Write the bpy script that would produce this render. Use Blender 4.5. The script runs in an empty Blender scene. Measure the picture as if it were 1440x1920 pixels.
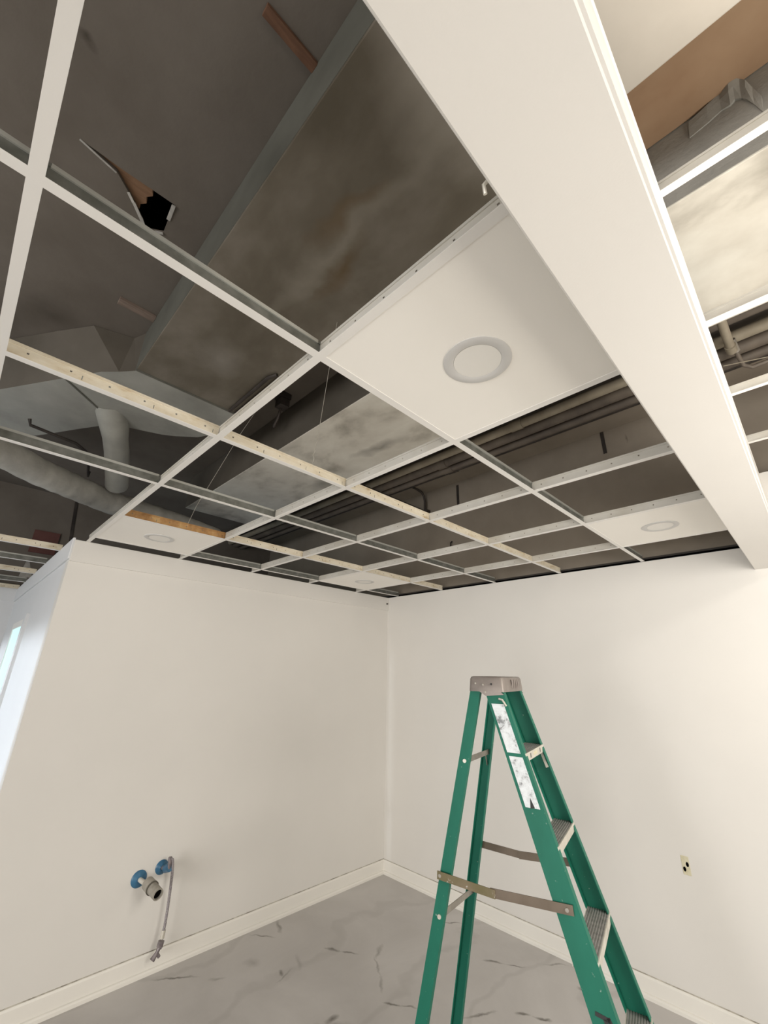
import bpy, bmesh, math, random
import numpy as np
from mathutils import Vector, Matrix
random.seed(7)
S = bpy.context.scene
COL = S.collection

# ------------------------------------------------------------------ camera
CAM = Vector((3.3801, -3.4440, 1.7466))
YAW, PITCH, ROLL, FPX = 2.3603, 0.3645, 0.0209, 783.57
_f = Vector((math.cos(YAW)*math.cos(PITCH), math.sin(YAW)*math.cos(PITCH), math.sin(PITCH)))
_r = Vector((math.sin(YAW), -math.cos(YAW), 0)); _u = _r.cross(_f)
_R = _r*math.cos(ROLL) + _u*math.sin(ROLL); _U = _u*math.cos(ROLL) - _r*math.sin(ROLL)
cd = bpy.data.cameras.new('camera'); cam = bpy.data.objects.new('camera', cd); COL.objects.link(cam)
cam.matrix_world = Matrix(((_R.x, _U.x, -_f.x, CAM.x), (_R.y, _U.y, -_f.y, CAM.y), (_R.z, _U.z, -_f.z, CAM.z), (0, 0, 0, 1)))
cd.sensor_fit = 'VERTICAL'; cd.sensor_height = 36; cd.lens = FPX/1920*36; cd.clip_start = .02
S.camera = cam

# ------------------------------------------------------------------ world, lights, exposure
w = bpy.data.worlds.new('world'); S.world = w; w.use_nodes = True
w.node_tree.nodes['Background'].inputs[0].default_value = (.75, .83, 1, 1)
w.node_tree.nodes['Background'].inputs[1].default_value = .25
def area(name, loc, target, sx, sy, power, color, spread=180):
    l = bpy.data.lights.new(name, 'AREA'); l.shape = 'RECTANGLE'; l.size = sx; l.size_y = sy
    l.energy = power; l.color = color; l.spread = math.radians(spread)
    o = bpy.data.objects.new(name, l); COL.objects.link(o); o.location = loc
    d = Vector(target) - Vector(loc); o.rotation_euler = d.to_track_quat('-Z', 'Y').to_euler()
    return o
area('shopfront_daylight', (4.0, -9.0, 1.25), (4.0, 0, 1.25), 4.6, 2.3, 325, (1, .965, .92))
area('plumbing_wall_fill', (4.7, -1.95, 2.0), (0, -1.4, 1.6), 1.2, 1.0, 44, (1, .95, .88))  # added fill panel, out of view, to brighten the plumbing wall
area('duct_fill_up', (5.3, -2.6, .7), (5.0, -2.5, 3.4), 1.0, 1.0, 28, (1, .93, .81), 150)  # added unseen uplight, lifts the ducts and tees beyond the beam
area('ceiling_lamp_light', (4.7, -1.5, 2.95), (4.7, -1.5, 0), .45, .45, 26, (1, .94, .85))
area('passage_sun', (-1.45, -9.0, 1.0), (-1.45, 0, 1.0), 2.8, 1.88, 12.5, (.84, .92, 1), 3)
area('passage_sky', (-1.6, -9.0, 1.2), (-1.6, 0, 1.2), 2.4, 1.6, 12, (.62, .81, 1), 110)
S.view_settings.view_transform = 'Standard'; S.view_settings.look = 'None'
S.view_settings.gamma = 1; S.view_settings.use_curve_mapping = False; S.view_settings.exposure = 0
S.cycles.use_denoising = True
S.cycles.diffuse_bounces = 6

# ------------------------------------------------------------------ materials
def lin(c):
    return tuple(((v/255)/12.92 if v/255 <= .04045 else ((v/255+.055)/1.055)**2.4) for v in c) + (1,)
class NT:
    def __init__(s, name, rough=.6, metal=0.0, spec=.5):
        s.m = bpy.data.materials.new(name); s.m.use_nodes = True; s.t = s.m.node_tree
        s.b = s.t.nodes['Principled BSDF']; s.b.inputs['Roughness'].default_value = rough
        s.b.inputs['Metallic'].default_value = metal; s.b.inputs['Specular IOR Level'].default_value = spec
        s.co = s.t.nodes.new('ShaderNodeNewGeometry').outputs['Position']
    def n(s, typ, **kw):
        q = s.t.nodes.new(typ)
        for k, v in kw.items(): setattr(q, k, v)
        return q
    def l(s, a, b): s.t.links.new(a, b)
    def noise(s, scale, detail=4, rough=.55, stretch=None, dist=0.0):
        v = s.co
        if stretch:
            mp = s.n('ShaderNodeMapping'); mp.inputs['Scale'].default_value = stretch; s.l(s.co, mp.inputs[0]); v = mp.outputs[0]
        q = s.n('ShaderNodeTexNoise'); q.inputs['Scale'].default_value = scale; q.inputs['Detail'].default_value = detail
        q.inputs['Roughness'].default_value = rough; q.inputs['Distortion'].default_value = dist
        s.l(v, q.inputs['Vector']); return q.outputs['Fac']
    def ramp(s, fac, stops):
        q = s.n('ShaderNodeValToRGB'); e = q.color_ramp.elements
        e[0].position, e[0].color = stops[0][0], stops[0][1]; e[1].position, e[1].color = stops[-1][0], stops[-1][1]
        for p, c in stops[1:-1]:
            x = e.new(p); x.color = c
        s.l(fac, q.inputs[0]); return q.outputs['Color']
    def mix(s, fac, a, b, mode='MIX'):
        q = s.n('ShaderNodeMix', data_type='RGBA', blend_type=mode)
        for i, v in ((0, fac), (6, a), (7, b)):
            if hasattr(v, 'links'): s.l(v, q.inputs[i])
            else: q.inputs[i].default_value = v
        return q.outputs[2]
    def math(s, op, a, b=None, clamp=False):
        q = s.n('ShaderNodeMath', operation=op, use_clamp=clamp)
        for i, v in enumerate((a, b)):
            if v is None: continue
            if hasattr(v, 'links'): s.l(v, q.inputs[i])
            else: q.inputs[i].default_value = v
        return q.outputs[0]
    def warped(s, scale, amt):
        q = s.n('ShaderNodeTexNoise'); q.inputs['Scale'].default_value = scale; q.inputs['Detail'].default_value = 5
        s.l(s.co, q.inputs['Vector'])
        a = s.n('ShaderNodeVectorMath', operation='SUBTRACT'); s.l(q.outputs['Color'], a.inputs[0]); a.inputs[1].default_value = (.5, .5, .5)
        b = s.n('ShaderNodeVectorMath', operation='SCALE'); s.l(a.outputs[0], b.inputs[0]); b.inputs['Scale'].default_value = amt
        c = s.n('ShaderNodeVectorMath', operation='ADD'); s.l(s.co, c.inputs[0]); s.l(b.outputs[0], c.inputs[1]); return c.outputs[0]
    def streak(s, vec, a, b, wid, amp=1.0, depth=.5):
        """a soft elongated mark on a horizontal surface from a to b"""
        mp = s.n('ShaderNodeMapping', vector_type='TEXTURE')
        dx, dy = b[0]-a[0], b[1]-a[1]; L = math.hypot(dx, dy)
        mp.inputs['Location'].default_value = ((a[0]+b[0])/2, (a[1]+b[1])/2, a[2] if len(a) > 2 else 0)
        mp.inputs['Rotation'].default_value = (0, 0, math.atan2(dy, dx)); mp.inputs['Scale'].default_value = (max(L/2, .004), wid, depth)
        s.l(vec, mp.inputs[0])
        q = s.n('ShaderNodeVectorMath', operation='LENGTH'); s.l(mp.outputs[0], q.inputs[0])
        r = s.math('SUBTRACT', 1.0, q.outputs['Value'], True)
        return s.math('MULTIPLY', r, amp, True)
    def out(s, col, bump=None, strength=.1, dist=.01):
        if hasattr(col, 'links'): s.l(col, s.b.inputs['Base Color'])
        else: s.b.inputs['Base Color'].default_value = col
        if bump is not None:
            q = s.n('ShaderNodeBump'); q.inputs['Strength'].default_value = strength; q.inputs['Distance'].default_value = dist
            s.l(bump, q.inputs['Height']); s.l(q.outputs[0], s.b.inputs['Normal'])
        return s.m
def g(v, t=(1, 1, 1)): return (v*t[0], v*t[1], v*t[2], 1)
WARM = (1, .965, .90)
def paint(name, v, tint=WARM, rough=.55, var=.012):
    t = NT(name, rough); return t.out(t.ramp(t.noise(3, 5), [(.3, g(v*(1-var), tint)), (.7, g(v*(1+var), tint))]), t.noise(260, 2), .05, .002)
M = {}
M['wall'] = paint('wall_paint', .72, (1, .97, .915))
M['wall_cool'] = paint('passage_paint', .72, (.97, .985, 1))
M['beam'] = paint('beam_paint', .78, (1, .975, .93))
M['base'] = paint('baseboard_paint', .80, (1, .97, .90), .4)
M['tee'] = paint('white_enamel', .82, (1, .98, .94), .35, .01)
M['tile'] = paint('tile_white', .90, (1, .975, .92), .7, .01)
M['trimwhite'] = paint('lamp_trim', .60, (1, .99, .97), .4, .01)
t = NT('lamp_lens', .3); M['lens'] = t.out(g(.80, (1, .98, .93)))
t = NT('yellowed_web', .5)
n1 = t.noise(9, 5, .65, (1, 1, 3)); n2 = t.noise(38, 3, .6)
M['web_yellow'] = t.out(t.mix(t.math('MULTIPLY', n2, .2), t.ramp(n1, [(.30, g(1, (.52, .40, .24))), (.42, g(1, (.72, .65, .51))), (.60, g(1, (.80, .75, .63)))]), g(1, (.45, .32, .17))))
t = NT('rusted_web', .6)
M['web_rust'] = t.out(t.ramp(t.noise(14, 5, .6), [(.3, g(1, (.22, .10, .03))), (.55, g(1, (.45, .25, .09))), (.75, g(1, (.60, .42, .2)))]))
t = NT('bulb_steel_highlight', .35, .5); M['bulb_steel_highlight'] = t.out(g(1, (.52, .53, .50)))  # highlight along the tee's top bulb put into a brighter steel
t = NT('galvanised_web', .42, .5)
M['web_steel'] = t.out(t.ramp(t.noise(24, 4), [(.3, g(1, (.13, .135, .12))), (.7, g(1, (.24, .245, .225)))]))
t = NT('dusty_white_web', .5)
M['web_white'] = t.out(t.ramp(t.noise(5, 4, .5), [(.3, g(1, (.50, .47, .41))), (.6, g(1, (.60, .58, .53)))]))
t = NT('slab_grey', .9, 0, .2)
v = t.warped(3, .25)
c = t.ramp(t.noise(1.6, 6, .6), [(.3, g(1, (.125, .108, .09))), (.7, g(1, (.18, .16, .138)))])
for a, b, wd, am in (((2.10, -3.64, 3.74), (2.14, -3.63, 3.74), .03, .9), ((.35, -3.62, 3.74), (.75, -3.42, 3.74), .16, .7), ((.0, -3.85, 3.74), (.55, -3.60, 3.74), .2, .6)):
    c = t.mix(t.streak(v, a, b, wd, am), c, g(1, (.06, .05, .04)))
M['lid'] = t.out(c, t.noise(30, 5), .12, .01)
t = NT('rough_wallboard', .9, 0, .2)
v = t.warped(5, .1)
c = t.ramp(t.noise(1.4, 6, .6), [(.3, g(1, (.24, .205, .165))), (.7, g(1, (.32, .28, .23)))])
for a, b, wd in (((2.64, .1, 3.61), (2.66, .1, 3.60), .02),):
    c = t.mix(t.streak(v, a, b, wd, .5, .05), c, g(1, (.08, .06, .05)))
M['wallboard'] = t.out(c, t.noise(20, 5), .1, .01)
t = NT('brown_board', .85, 0, .2)
M['brownboard'] = t.out(t.ramp(t.noise(2.2, 5, .6), [(.3, g(1, (.24, .15, .09))), (.7, g(1, (.34, .24, .155)))]))
def duct_mat(name, dark, mid, light, stains_and_light=()):
    t = NT(name, .55, .25, .35)
    big = t.noise(1.9, 5, .55, (.8, 1.1, 1), .35); fine = t.noise(6, 5, .55, (.7, 1.1, 1), .2)
    f = t.math('ADD', t.math('MULTIPLY', big, .7), t.math('MULTIPLY', fine, .3))
    c = t.ramp(f, [(.36, dark), (.50, mid), (.66, light)])
    v = t.warped(4, .22)
    for a, b, wd, am, col in stains_and_light: c = t.mix(t.streak(v, a, b, wd, am), c, col)
    return t.out(c, t.noise(3, 3), .06, .02)
M['duct_near'] = duct_mat('olive_sheet_metal', g(1, (.115, .098, .072)), g(1, (.16, .14, .108)), g(1, (.235, .21, .175)),
    [((1.5, -2.72, 3.44), (3.1, -2.70, 3.44), .07, .35, g(1, (.42, .39, .33))), ((2.0, -2.62, 3.44), (2.5, -2.66, 3.44), .05, .75, g(1, (.12, .075, .03))),
     ((2.2, -2.78, 3.44), (2.7, -2.75, 3.44), .05, .6, g(1, (.15, .10, .05))), ((1.1, -2.75, 3.44), (1.5, -2.72, 3.44), .16, .5, g(1, (.36, .34, .31))),
     ((2.75, -2.8, 3.44), (6.2, -2.8, 3.44), .9, 3, g(1, (.56, .52, .46)))])  # last entry paints the stronger light beyond the beam as paler metal
M['duct_far'] = duct_mat('pale_sheet_metal', g(1, (.36, .335, .285)), g(1, (.66, .63, .56)), g(1, (.80, .78, .71)),
    [((3.72, -1.72, 3.38), (3.82, -1.70, 3.38), .13, 1.6, g(1, (.07, .065, .055))), ((1.0, -1.5, 3.38), (1.6, -1.45, 3.38), .08, .7, g(1, (.15, .135, .11))),
     ((2.2, -1.42, 3.38), (2.4, -1.4, 3.38), .1, .6, g(1, (.17, .15, .125))), ((.2, -1.3, 3.38), (.7, -1.3, 3.38), .12, .6, g(1, (.12, .11, .09)))])
t = NT('duct_wrap_grey', .75, 0, .2); M['ductside'] = t.out(t.ramp(t.noise(3, 5), [(.3, g(1, (.095, .095, .08))), (.7, g(1, (.14, .14, .12)))]))
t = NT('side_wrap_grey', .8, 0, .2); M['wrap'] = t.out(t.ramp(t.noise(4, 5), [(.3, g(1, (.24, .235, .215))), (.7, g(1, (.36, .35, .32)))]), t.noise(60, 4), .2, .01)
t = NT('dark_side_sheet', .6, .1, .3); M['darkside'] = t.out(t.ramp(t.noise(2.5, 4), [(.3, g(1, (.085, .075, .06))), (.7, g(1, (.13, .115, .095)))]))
t = NT('elbow_metal', .5, .15, .4); M['elbow'] = t.out(t.ramp(t.noise(2.5, 5, .6), [(.3, g(1, (.27, .27, .245))), (.7, g(1, (.42, .42, .385)))]))
t = NT('flex_jacket', .6, 0, .4); M['flex'] = t.out(t.ramp(t.noise(5, 5, .6), [(.3, g(1, (.33, .32, .29))), (.7, g(1, (.50, .49, .45)))]), t.noise(9, 3), .3, .03)
t = NT('pipe_brown', .55, .1); M['pipe'] = t.out(t.ramp(t.noise(6, 5), [(.3, g(1, (.10, .082, .068))), (.7, g(1, (.18, .15, .12)))]))
t = NT('pipe_pale', .55, .1); M['pipepale'] = t.out(t.ramp(t.noise(6, 5), [(.3, g(1, (.26, .225, .17))), (.7, g(1, (.38, .335, .26)))]))
t = NT('black_iron', .55, .3); M['iron'] = t.out(t.ramp(t.noise(8, 4), [(.3, g(1, (.03, .025, .022))), (.7, g(1, (.07, .058, .05)))]))
def wood(name, a, b):
    t = NT(name, .75, 0, .3); return t.out(t.ramp(t.noise(6, 5, .6, (8, 1.2, 8), .6), [(.3, a), (.7, b)]), t.noise(60, 3), .15, .005)
M['wood'] = wood('brown_wood', g(1, (.10, .05, .03)), g(1, (.19, .10, .06)))
M['wood_dull'] = wood('dull_wood', g(1, (.17, .125, .10)), g(1, (.25, .195, .16)))
M['wood_raw'] = wood('raw_wood', g(1, (.17, .095, .055)), g(1, (.26, .155, .09)))
t = NT('void_black', 1, 0, 0); M['void'] = t.out(g(.004))
t = NT('torn_paper', .9, 0, .2); M['paper'] = t.out(t.ramp(t.noise(20, 3), [(.3, g(.30, WARM)), (.7, g(.5, WARM))]))
t = NT('green_fibreglass', .5, 0, .25)
n1 = t.noise(5, 5, .6, (1, 1, .5)); n2 = t.noise(46, 3, .7)
c = t.ramp(n1, [(.3, g(1, (.008, .128, .082))), (.7, g(1, (.013, .165, .110)))])
c = t.mix(t.ramp(n2, [(.68, g(0)), (.74, g(.55))]), c, g(1, (.40, .50, .44)))
M['green'] = t.out(c, t.noise(300, 2, .5, (1, 1, .05)), .06, .002)
t = NT('cap_metal', .45, .25); M['cap'] = t.out(t.ramp(t.noise(12, 4), [(.3, g(1, (.20, .172, .155))), (.7, g(1, (.29, .255, .23)))]))
t = NT('ribbed_aluminium', .5, .4); M['tread'] = t.out(t.ramp(t.noise(14, 5, .6, (1, 3, 1)), [(.3, g(1, (.27, .26, .25))), (.7, g(1, (.45, .435, .42)))]))
t = NT('bright_aluminium', .4, .3); M['alu'] = t.out(t.ramp(t.noise(14, 4), [(.3, g(1, (.55, .52, .45))), (.7, g(1, (.74, .71, .63)))]))
t = NT('brace_metal', .5, .4); M['brace'] = t.out(t.ramp(t.noise(14, 4), [(.3, g(1, (.26, .24, .21))), (.7, g(1, (.42, .39, .34)))]))
def spreader_mat(name, a, b, dots):
    t = NT(name, .5, .2); c = t.ramp(t.noise(7, 5), [(.35, a), (.65, b)])
    return t.out(t.mix(t.ramp(t.noise(33, 3, .7), [(.66, g(0)), (.74, g(dots))]), c, g(.6, WARM)))
M['spreader_olive'] = spreader_mat('paint_spattered_olive', g(1, (.14, .12, .05)), g(1, (.22, .17, .11)), .8)
M['spreader_brown'] = spreader_mat('paint_spattered_brown', g(1, (.13, .10, .07)), g(1, (.18, .14, .105)), .4)
t = NT('worn_sticker', .5)
v = t.warped(18, .05)
c = t.ramp(t.noise(30, 6, .75), [(.36, g(.22, (.96, 1, 1.04))), (.46, g(.66, (.95, 1, 1.03))), (.6, g(.78, (.95, 1, 1.03)))])
M['sticker'] = t.out(c)
t = NT('black_print', .6); M['print'] = t.out(g(.02))
t = NT('rubber', .8); M['rubber'] = t.out(g(.03))
t = NT('blue_plastic', .3); M['blue'] = t.out(t.ramp(t.noise(20, 3), [(.3, g(1, (.025, .10, .19))), (.7, g(1, (.05, .17, .29)))]))
t = NT('grey_plastic', .5); M['greyplastic'] = t.out(t.ramp(t.noise(30, 3), [(.3, g(1, (.26, .24, .20))), (.7, g(1, (.38, .355, .31)))]))
t = NT('dark_joint', .6); M['darkjoint'] = t.out(g(1, (.11, .10, .08)))
t = NT('dirty_caulk_shadow', .8); M['caulk_shadow'] = t.out(t.ramp(t.noise(9, 5, .7), [(.38, g(1, (.24, .22, .18))), (.6, g(1, (.60, .57, .50)))]))  # mottled dark strip paints in shadow as well as dirt above the baseboard
t = NT('braided_hose', .4, .3); M['hose'] = t.out(t.ramp(t.noise(160, 2), [(.35, g(1, (.22, .20, .21))), (.65, g(1, (.40, .37, .38)))]))
t = NT('dull_brass_grey', .4, .4); M['fitting'] = t.out(t.ramp(t.noise(40, 3), [(.3, g(1, (.16, .135, .14))), (.7, g(1, (.28, .245, .25)))]))
t = NT('pale_yellow_plate', .6); M['paleyellow'] = t.out(t.ramp(t.noise(30, 3), [(.3, g(1, (.55, .50, .33))), (.7, g(1, (.70, .66, .50)))]))
t = NT('patch_red', .9); M['redpatch'] = t.out(t.ramp(t.noise(6, 4), [(.3, g(1, (.09, .035, .03))), (.7, g(1, (.14, .06, .05)))]))
t = NT('backlit_pane', .2); t.b.inputs['Emission Color'].default_value = lin((186, 240, 240)); t.b.inputs['Emission Strength'].default_value = .95
M['pane'] = t.out(g(.3, (.8, 1, 1)))
t = NT('fluff', 1, 0, .1); M['fluff'] = t.out(g(.55, (1, .97, .93)), t.noise(120, 4), .6, .02)
# marble floor with its grey veins
t = NT('marble_tile', .32, 0, .4)
v = t.warped(11, .07); v2 = t.warped(3, .3)
cl = t.noise(1.5, 6, .6, None, .6)
c = t.ramp(cl, [(.3, g(1, (.46, .44, .425))), (.7, g(1, (.57, .55, .535)))])
vn = t.n('ShaderNodeTexWave', wave_type='BANDS'); vn.inputs['Scale'].default_value = .55; vn.inputs['Distortion'].default_value = 9; vn.inputs['Detail'].default_value = 5; vn.inputs['Detail Scale'].default_value = 1.4
t.l(t.co, vn.inputs['Vector'])
c = t.mix(t.ramp(vn.outputs['Fac'], [(.0, g(.22)), (.06, g(0))]), c, g(1, (.29, .275, .26)))
VEINS = [((.21, -1.26), (.05, -1.40), .006, .8), ((.07, -2.05), (.24, -1.82), .007, .9), ((.52, -1.10), (.64, -1.03), .009, .95), ((.62, -1.04), (.74, -.97), .007, .9),
         ((.51, -1.42), (.58, -1.46), .010, .8), ((.56, -1.36), (.60, -1.52), .006, .5), ((.0, -1.14), (.20, -1.22), .012, .6), ((1.33, -.42), (1.45, -.34), .009, .95), ((1.44, -.35), (1.57, -.28), .007, .9),
         ((1.14, -1.17), (1.24, -1.10), .007, .95), ((1.22, -1.11), (1.32, -1.04), .006, .8), ((1.70, -.69), (1.78, -.63), .009, .95), ((1.78, -.64), (1.88, -.58), .009, .95), ((1.52, -.94), (1.63, -.74), .008, .75),
         ((1.62, -.18), (1.74, -.04), .006, .6), ((.88, -.26), (.99, -.16), .007, .8), ((.80, -.90), (1.0, -1.02), .006, .5), ((.76, -.78), (.86, -.93), .012, .5), ((.97, -1.0), (1.10, -1.12), .008, .45),
         ((1.04, -1.50), (1.05, -1.40), .014, .8), ((1.0, -1.56), (1.2, -1.36), .02, .45), ((1.85, -.22), (1.90, -.22), .008, .7), ((.28, -1.55), (.40, -1.50), .03, .3), ((.45, -1.25), (.62, -1.35), .012, .3), ((.3, -1.8), (.36, -1.7), .01, .4),
         ((2.2, -1.9), (2.5, -1.7), .008, .8), ((1.3, -2.2), (1.6, -2.0), .008, .8), ((.7, -2.6), (1.0, -2.45), .008, .8), ((2.6, -.7), (2.9, -.6), .008, .8)]
m = None
for a, b, wd, am in VEINS:
    s_ = t.streak(v, (a[0], a[1], 0), (b[0], b[1], 0), wd*1.7, am*1.35)
    m = s_ if m is None else t.math('MAXIMUM', m, s_)
c = t.mix(m, c, g(1, (.17, .158, .14)))
M['floor'] = t.out(c)

# ------------------------------------------------------------------ mesh helpers
class MB:
    def __init__(s): s.v = []; s.f = []
    def add(s, vs, fs):
        o = len(s.v); s.v += [tuple(p) for p in vs]; s.f += [tuple(i+o for i in q) for q in fs]; return s
    def hexa(s, p):   # 8 corners: bottom loop then top loop
        return s.add(p, [(3, 2, 1, 0), (4, 5, 6, 7), (0, 1, 5, 4), (1, 2, 6, 5), (2, 3, 7, 6), (3, 0, 4, 7)])
    def box(s, a, b):
        (x0, y0, z0), (x1, y1, z1) = a, b
        return s.hexa([(x0, y0, z0), (x1, y0, z0), (x1, y1, z0), (x0, y1, z0), (x0, y0, z1), (x1, y0, z1), (x1, y1, z1), (x0, y1, z1)])
    def bar(s, a, b, wd, ht, up=(0, 0, 1)):
        a, b = Vector(a), Vector(b); d = (b-a).normalized(); u = Vector(up); u = (u-d*u.dot(d)).normalized(); sd = d.cross(u)
        q = lambda c: [c-sd*wd/2-u*ht/2, c+sd*wd/2-u*ht/2, c+sd*wd/2+u*ht/2, c-sd*wd/2+u*ht/2]
        return s.hexa(q(a)+q(b))
    def loft(s, rings, cap=True, closed=True):
        n = len(rings[0]); o = len(s.v)
        for r in rings: s.v += [tuple(p) for p in r]
        for k in range(len(rings)-1):
            for i in range(n if closed else n-1):
                j = (i+1) % n; s.f.append((o+k*n+i, o+k*n+j, o+(k+1)*n+j, o+(k+1)*n+i))
        if cap: s.f.append(tuple(o+i for i in reversed(range(n)))); s.f.append(tuple(o+(len(rings)-1)*n+i for i in range(n)))
        return s
    def tube(s, pts, r, n=12, cap=True):
        pts = [Vector(p) for p in pts]; rs = r if isinstance(r, (list, tuple)) else [r]*len(pts); rings = []
        d0 = (pts[1]-pts[0]).normalized(); u = Vector((0, 0, 1)) if abs(d0.z) < .9 else Vector((1, 0, 0))
        for i, p in enumerate(pts):
            d = (pts[min(i+1, len(pts)-1)]-pts[max(i-1, 0)]).normalized(); u = (u-d*u.dot(d)).normalized(); sd = d.cross(u)
            rings.append([p+(u*math.cos(a)+sd*math.sin(a))*rs[i] for a in [2*math.pi*k/n for k in range(n)]])
        return s.loft(rings, cap)
    def build(s, name, mat, parent=None, smooth=False, bevel=0):
        me = bpy.data.meshes.new(name); me.from_pydata(s.v, [], s.f); me.update()
        bm = bmesh.new(); bm.from_mesh(me); bmesh.ops.recalc_face_normals(bm, faces=bm.faces); bm.to_mesh(me); bm.free()
        o = bpy.data.objects.new(name, me); COL.objects.link(o); me.materials.append(M[mat] if isinstance(mat, str) else mat)
        if smooth:
            for p in me.polygons: p.use_smooth = True
            if hasattr(me, 'set_sharp_from_angle'): me.set_sharp_from_angle(angle=math.radians(40))
        if bevel:
            b = o.modifiers.new('edge', 'BEVEL'); b.width = bevel; b.segments = 2; b.limit_method = 'ANGLE'
        if parent is not None:
            o.parent = parent; o.location = -Vector(parent.location) if parent.type == 'EMPTY' else (0, 0, 0)
        return o
def tag(o, label=None, cat=None, group=None, kind=None):
    if label: o['label'] = label
    if cat: o['category'] = cat
    if group: o['group'] = group
    if kind: o['kind'] = kind
    return o
def empty(name, loc, label, cat, group=None):
    o = bpy.data.objects.new(name, None); COL.objects.link(o); o.location = loc; o.empty_display_size = .05
    return tag(o, label, cat, group)
def struct(name, mb, mat, label, cat, **kw): return tag(mb.build(name, mat, **kw), label, cat, None, 'structure')

H = 2.533          # suspended grid of the main room
HL = 3.74          # old ceiling above it
XE, P0, P = .1733, .4993, .6096
YX = [-(P0+P*k) for k in range(6)]              # six main tees, counted from the outlet wall
XL = {'A': XE+4*P, 'B': XE+3*P, 'C': XE+2*P, 'D': XE+P, 'E': XE}

# ------------------------------------------------------------------ the setting
struct('floor', MB().box((-3.1, -9.2, -.05), (7.6, .15, 0)), 'floor', 'pale grey marble floor with short dark veins', 'floor')
struct('wall_left', MB().box((-.10, -3.01, 0), (0, 0, H)), 'wall', 'cream painted wall with plumbing stubs near its base', 'wall')
struct('wall_passage', MB().box((-2.95, -3.008, 0), (-2.04, -2.90, 2.56)).box((-1.39, -3.008, 0), (-.1, -2.90, 2.56)).box((-2.04, -3.008, 2.05), (-1.39, -2.90, 2.56)).box((-2.04, -3.008, 0), (-1.39, -2.90, .9)),
       'wall_cool', 'bluish lit white wall of the passage beyond the room corner, with a narrow window', 'wall')
struct('wall_right', MB().box((-.1, 0, 0), (3.205, .03, H)).box((3.205, 0, 0), (7.5, .03, 3.0)), 'wall', 'cream painted wall behind the ladder with an outlet cutout', 'wall')
struct('wall_back', MB().box((-2.95, .10, 2.585), (3.205, .16, HL)).box((3.205, .10, 2.9), (7.5, .16, HL)), 'wallboard', 'brownish rough wallboard above the suspended grid', 'wall')
struct('wall_far', MB().box((-3.05, -9.2, 0), (-2.95, .16, 2.55)), 'wall_cool', 'bluish white end wall of the passage', 'wall')
wb = bpy.data.objects['wall_back']
MB().box((-2.95, .17, 2.3), (7.5, .18, 2.95)).build('cavity', 'void', wb)
fw = struct('wall_far_upper', MB().box((-3.05, -9.2, 2.55), (-2.95, .16, HL)), 'lid', 'dark grey board wall above the passage grid', 'wall')
MB().bar((-2.945, -2.73, 3.70), (-2.945, -2.66, 3.05), .012, .03, (0, 1, 0)).build('joint_strip', 'iron', fw)
MB().box((-2.95, -3.04, 2.98), (-2.93, -2.79, 3.25)).build('red_patch', 'redpatch', fw)
struct('wall_outer', MB().box((7.5, -9.2, 0), (7.6, .16, HL)), 'wall', 'cream wall at the far side of the neighbouring room', 'wall')
sf = MB()
for a, b in (((-3.05, 2.45), (7.6, HL)), ((-.3, 0), (1.7, 2.45)), ((6.3, 0), (7.6, 2.45)), ((-3.05, 0), (-2.9, 2.45))):
    sf.box((a[0], -9.2, a[1]), (b[0], -9.1, b[1]))
struct('wall_front', sf, 'wall', 'cream shopfront wall behind the viewer with two openings', 'wall')

# ceiling slab with the torn hole
bm = bmesh.new()
outer = [(-3.05, -9.2), (7.6, -9.2), (7.6, .16), (-3.05, .16)]
HOLE = [(1.742, -3.60), (1.715, -3.46), (1.66, -3.40), (1.63, -3.37), (1.58, -3.325), (1.53, -3.29), (1.555, -3.25), (1.575, -3.222), (1.66, -3.228), (1.752, -3.235), (1.748, -3.33), (1.742, -3.44)]
def loop(pts, z):
    vs = [bm.verts.new((x, y, z)) for x, y in pts]; return [bm.edges.new((vs[i], vs[(i+1) % len(vs)])) for i in range(len(vs))]
bmesh.ops.triangle_fill(bm, edges=loop(outer, HL)+loop(HOLE, HL), use_beauty=True)
for f in list(bm.faces):     # keep only the outside of the hole
    c = f.calc_center_median()
    ins = False; j = len(HOLE)-1
    for i in range(len(HOLE)):
        (xi, yi), (xj, yj) = HOLE[i], HOLE[j]
        if (yi > c.y) != (yj > c.y) and c.x < (xj-xi)*(c.y-yi)/(yj-yi)+xi: ins = not ins
        j = i
    if ins: bm.faces.remove(f)
me = bpy.data.meshes.new('ceiling'); bm.to_mesh(me); bm.free(); me.materials.append(M['lid'])
ceil = bpy.data.objects.new('ceiling', me); COL.objects.link(ceil)
sm = ceil.modifiers.new('thickness', 'SOLIDIFY'); sm.thickness = .014; sm.offset = 1
if sum(p.normal.z*p.area for p in me.polygons) < 0: me.flip_normals()
tag(ceil, 'old dark grey ceiling above the open grid with a torn hole', 'ceiling', None, 'structure')
# dark cavity over the hole, a lath board showing in it, torn paper rim
cv = MB(); X0, X1, Y0, Y1, Z0, Z1 = 1.40, 1.90, -3.70, -3.10, HL+.0142, HL+.30
cv.add([(X0, Y0, Z0), (X1, Y0, Z0), (X1, Y1, Z0), (X0, Y1, Z0), (X0, Y0, Z1), (X1, Y0, Z1), (X1, Y1, Z1), (X0, Y1, Z1)], [(4, 5, 6, 7), (0, 1, 5, 4), (1, 2, 6, 5), (2, 3, 7, 6), (3, 0, 4, 7)])
cv.build('cavity', 'void', ceil)
lath = MB(); ring = [(1.78, -3.66), (1.6, -3.6), (1.6, -3.34), (1.625, -3.345), (1.65, -3.325), (1.68, -3.335), (1.705, -3.315), (1.73, -3.325), (1.78, -3.315)]
lath.loft([[(x, y, HL+.018) for x, y in ring], [(x, y, HL+.038) for x, y in ring]]).build('lath_board', 'wood_raw', ceil)
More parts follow.
